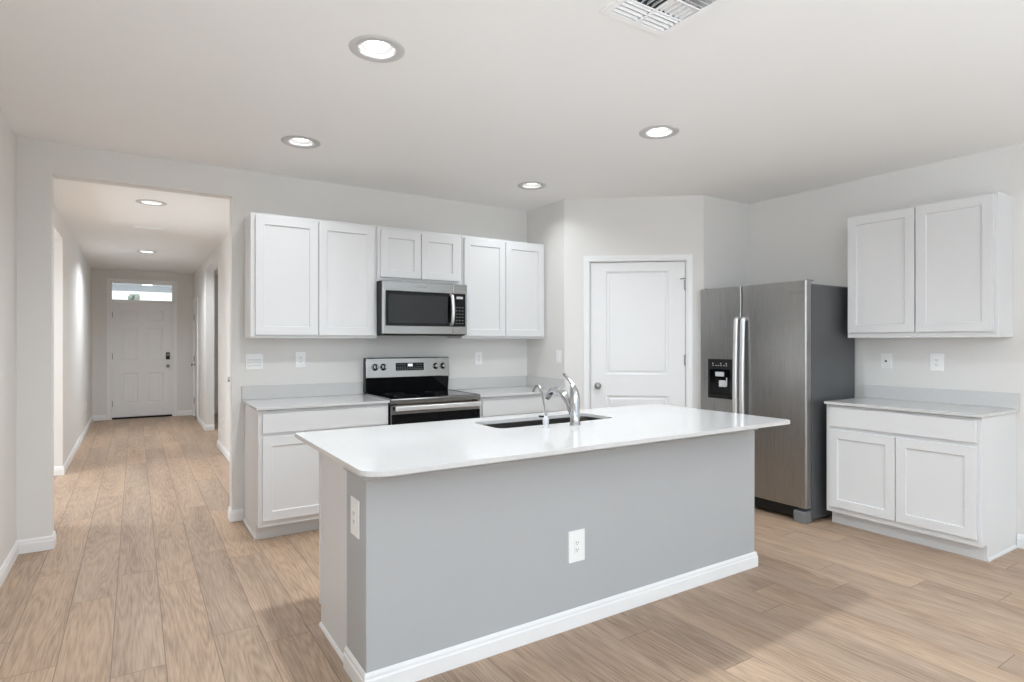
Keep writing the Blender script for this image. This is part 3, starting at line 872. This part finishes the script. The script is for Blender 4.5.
# door frame: stainless ring around a window
mk('door_frame', slab_holes(B(), 'y', 0.0, 0.618, 0.004, h - 0.002, f0, f1, [(0.026, 0.618, 0.072, h - 0.082)]), 'steel', t, 0.004)
mk('door_window', box(B(), 0.026, 0.618, f0 + 0.003, f1, 0.072, h - 0.082), 'black', t, 0.001)
mk('window_screen', plate(B(), rrect(0.048, 0.570, 0.094, h - 0.108, 0.012), [], 0, 0.001), 'mwglass', t)
s_ = [o for o in t.children if o.name.startswith('window_screen')][-1]; s_.rotation_euler = (PI / 2, 0, 0); s_.location = (0, f0 + 0.003, 0)
mk('front_panel', slab_holes(B(), 'y', 0.6195, w, 0.004, h - 0.002, f0, f1, [(0.6195, w - 0.014, 0.072, h - 0.082)]), 'steel', t, 0.004)
cp = mk('control_panel', box(B(), 0.6205, w - 0.014, f0 + 0.002, f1, 0.072, h - 0.082), 'black', t, 0.001)
for i in range(3):
    for j in range(6):
        bm = B(); box(bm, 0.644 + i * .029, 0.660 + i * .029, f0 + .001, f0 + .002, 0.094 + j * .027, 0.098 + j * .027)
        mk('button', bm, 'label', cp)
mk('display', box(B(), 0.652, w - 0.040, f0 + .0008, f0 + .002, h - 0.125, h - 0.105), 'pad', cp)
P = smooth_path([(0.600, f0 + .004, 0.085), (0.600, f0 - .026, 0.110), (0.600, f0 - .040, 0.21), (0.600, f0 - .026, h - 0.118), (0.600, f0 + .004, h - 0.092)], 6)
bm = B(); tube(bm, P, 0.013, 14); bmesh.ops.scale(bm, vec=(1.15, 1, 1), space=Matrix.Translation((-0.600, 0, 0)), verts=bm.verts)
mk('door_handle', bm, 'handle', t)
mk('vent_grille', box(B(), 0.02, w - 0.02, -D - .02, -0.05, -0.006, -0.0005), 'blackp', t, 0.001)
text_mesh('brand_lettering', 'Whirlpool', 0.022, 'label', t, (0.33, f0 - 0.0005, h - 0.040), (PI / 2, 0, 0))

# ------------------------------------------------------------------ refrigerator (local: x along the front, from the pantry side to the camera side)
FY0, FY1, FX = 2.470, 3.440, 4.178
t = thing('refrigerator', 'side-by-side stainless refrigerator with black dispenser beside the pantry wall', 'refrigerator', (4.87, FY1, 0), -PI / 2)
w = FY1 - FY0; dd = 4.87 - FX                       # local front at y=-dd
mk('cabinet_body', box(B(), 0.004, w - 0.002, -dd + 0.078, 0, 0.02, 1.785), 'fside', t, 0.006)
mk('door_gasket', box(B(), 0.010, w - 0.008, -dd + 0.066, -dd + 0.077, 0.12, 1.78), 'blackp', t)
sp = FY1 - 3.022
for (x0, x1) in ((0.0, sp - 0.004), (sp + 0.004, w)):
    bm = plate(B(), rrect(x0, x1, -dd, -dd + 0.066, [0.014, 0.014, 0.004, 0.004], 5), [], 0.115, 1.812)
    mk('fridge_door', bm, 'fsteel', t, 0.003)
mk('top_cap', box(B(), 0.004, w - 0.004, -dd + 0.07, -0.02, 1.7855, 1.79), 'grey', t, 0.001)
for x in (0.01, w - 0.035): mk('hinge_cover', box(B(), x, x + .025, -dd + 0.045, -dd + 0.12, 1.8122, 1.822), 'grey', t, 0.003)
for x in (sp - 0.030, sp + 0.034):
    y = -dd
    P = smooth_path([(x, y + .002, 0.42), (x, y - .026, 0.43), (x, y - .038, 0.72), (x, y - .043, 0.98), (x, y - .038, 1.26), (x, y - .026, 1.525), (x, y + .002, 1.535)], 5)
    bm = B(); tube(bm, P, 0.0135, 14); bmesh.ops.scale(bm, vec=(1.45, 1, 1), space=Matrix.Translation((-x, 0, 0)), verts=bm.verts)
    mk('door_handle', bm, 'handle', t)
# dispenser
dx0, dx1, dz0, dz1 = FY1 - 3.350, FY1 - 3.108, 0.876, 1.206
mk('dispenser_bezel', slab_holes(B(), 'y', dx0 - .004, dx1 + .004, dz0 - .004, dz1 + .004, -dd - .004, -dd - .0005, [(dx0, dx1, dz0, dz1)]), 'steel', t, 0.001)
dp_ = mk('dispenser_panel', slab_holes(B(), 'y', dx0, dx1, dz0, dz1, -dd - .003, -dd - .0005, []), 'blackp', t)
mk('dispenser_niche', box(B(), dx0 + .02, dx1 - .02, -dd - .0040, -dd - .0031, dz0 + .03, dz1 - .085), 'black', dp_)
mk('drip_tray', box(B(), dx0 + .012, dx1 - .012, -dd - .018, -dd - .0031, dz0 + .006, dz0 + .022), 'blackp', dp_, 0.002)
mk('ice_paddle', box(B(), dx0 + .085, dx1 - .075, -dd - .020, -dd - .0041, 1.062, 1.100), 'pad', dp_, 0.004)
bm = box(B(), dx0 + .125, dx1 - .050, -dd - .024, -dd - .0041, 0.975, 1.030); box(bm, dx1 - .052, dx1 - .044, -dd - .016, -dd - .0041, 0.985, 1.055)
mk('water_paddle', bm, 'pad', dp_, 0.004)
bm = B()
for i, x in enumerate((0.045, 0.075, 0.100, 0.125, 0.155, 0.180)):
    box(bm, dx0 + x, dx0 + x + .013, -dd - .0036, -dd - .003, 1.150, 1.156)
    if i in (0, 3, 5): box(bm, dx0 + x, dx0 + x + .009, -dd - .0036, -dd - .003, 1.164, 1.176)
mk('dispenser_icons', bm, 'pad', dp_)
text_mesh('brand_lettering', 'Whirlpool', 0.030, 'label', t, (FY1 - 2.545, -dd - 0.0006, 1.725), (PI / 2, 0, 0))
mk('base_grille', box(B(), 0.01, w - 0.10, -dd + .035, -dd + .06, 0.03, 0.105), 'blackp', t, 0.002)
for x in (0.012, w - 0.105): mk('foot_cover', box(B(), x, x + .095, -dd + .005, -dd + .10, 0.0, 0.088), 'grey', t, 0.008, seg=3)
for x in (0.02, w - 0.07): mk('rear_foot', box(B(), x, x + .05, -0.08, -0.02, 0.0, 0.03), 'blackp', t, 0.002)


# ------------------------------------------------------------------ wall plates (local: flush on a wall at y=0, facing -y)
def plate_thing(name, label, loc, rz, w, h, kind, group):
    t = thing(name, label, 'switch' if 'switch' in name else 'outlet', loc, rz, group)
    mk('cover_plate', box(B(), -w / 2, w / 2, -0.006, -0.0005, -h / 2, h / 2), 'plate', t, 0.002)
    if kind == 'outlet':
        f = mk('socket_face', box(B(), -0.017, 0.017, -0.0085, -0.006, -0.034, 0.034), 'plate', t, 0.0015)
        bm = B()
        for z in (0.017, -0.017):
            box(bm, -0.0075, -0.0055, -0.0092, -0.0085, z - .003, z + .006); box(bm, 0.0055, 0.0075, -0.0092, -0.0085, z - .003, z + .005)
            box(bm, -0.002, 0.002, -0.0092, -0.0085, z - .010, z - .006)
        mk('socket_slots', bm, 'slot', f)
    elif kind == 'rocker':
        bm = panel_slab(B(), -0.0165, 0.0165, -0.033, 0.033, -0.006, -0.010, [(-0.014, 0.014, -0.030, 0.030)], [(0.001, 0.001)])
        mk('rocker', bm, 'plate', t)
    elif kind == 'jack':
        f = mk('jack_face', box(B(), -0.017, 0.017, -0.0085, -0.006, -0.034, 0.034), 'plate', t, 0.0015)
        mk('jack', lathe(B(), [(0.008, -0.0085), (0.008, -0.012), (0.005, -0.016)], axis='y', seg=14), 'slot', f)
    elif kind == 'double':
        for z in (0.023, 0.0, -0.023):
            bm = panel_slab(B(), -0.048, 0.048, z - .008, z + .008, -0.006, -0.0095, [(-0.046, 0.046, z - .006, z + .006)], [(0.001, 0.001)])
            mk('rocker', bm, 'plate', t)
            mk('gap', box(B(), -0.050, 0.050, -0.0064, -0.006, z - .0105, z - .0085), 'label', t)
    return t


PG = 'white wall plates'
plate_thing('light_switch', 'wide white multi-switch plate left of the wall cabinets', (0.769, YB, 1.203), 0, 0.124, 0.118, 'double', PG)
plate_thing('wall_outlet', 'white outlet under the left wall cabinet, between switch plate and range', (1.112, YB, 1.213), 0, 0.078, 0.122, 'outlet', PG)
plate_thing('wall_outlet', 'white outlet on the back wall right of the range', (2.742, YB, 1.200), 0, 0.078, 0.122, 'outlet', PG)
plate_thing('light_switch', 'white switch plate on the short wall left of the pantry door', (PA[0], 4.325, 1.215), -PI / 2, 0.072, 0.117, 'rocker', PG)
plate_thing('wall_outlet', 'white jack plate with dark centre next to the refrigerator on the right wall', (XR, 2.250, 1.206), -PI / 2, 0.080, 0.118, 'jack', PG)
plate_thing('wall_outlet', 'white outlet on the right wall, farther from the refrigerator', (XR, 1.910, 1.206), -PI / 2, 0.088, 0.126, 'outlet', PG)
plate_thing('wall_outlet', 'white outlet low on the long front face of the island', (1.769, IY0, 0.383), 0, 0.098, 0.150, 'outlet', PG)
plate_thing('wall_outlet', 'white outlet on the left end of the island below the countertop', (IX0, 2.308, 0.655), -PI / 2, 0.100, 0.150, 'outlet', PG)
plate_thing('wall_outlet', 'white outlet low on the left wall of the hall near the front door', (HX0, 10.85, 0.40), PI / 2, 0.08, 0.122, 'outlet', PG)
plate_thing('wall_outlet', 'white outlet low on the right wall of the hall, below the dark door knob', (HX1, 7.85, 0.38), -PI / 2, 0.08, 0.122, 'outlet', PG)

# ------------------------------------------------------------------ small tree in the street, seen through the transom
t = thing('street_tree', 'small tree across the street seen through the glass above the front door', 'tree', (-0.05, 32, -0.05))
mk('trunk', tube(B(), [(0, 0, 0), (0.05, 0, 1.4), (0, 0, 3.0)], [0.09, 0.07, 0.04], 10), 'bark', t)
bm = B()
for k in range(60):
    a = random.random() * 2 * PI; r = 0.20 * random.random() ** .5; z = 3.25 + random.uniform(-.35, .30)
    bmesh.ops.create_icosphere(bm, subdivisions=1, radius=random.uniform(.06, .13), matrix=Matrix.Translation((r * math.cos(a), r * math.sin(a), z)))
mk('crown', bm, 'leaf', t)
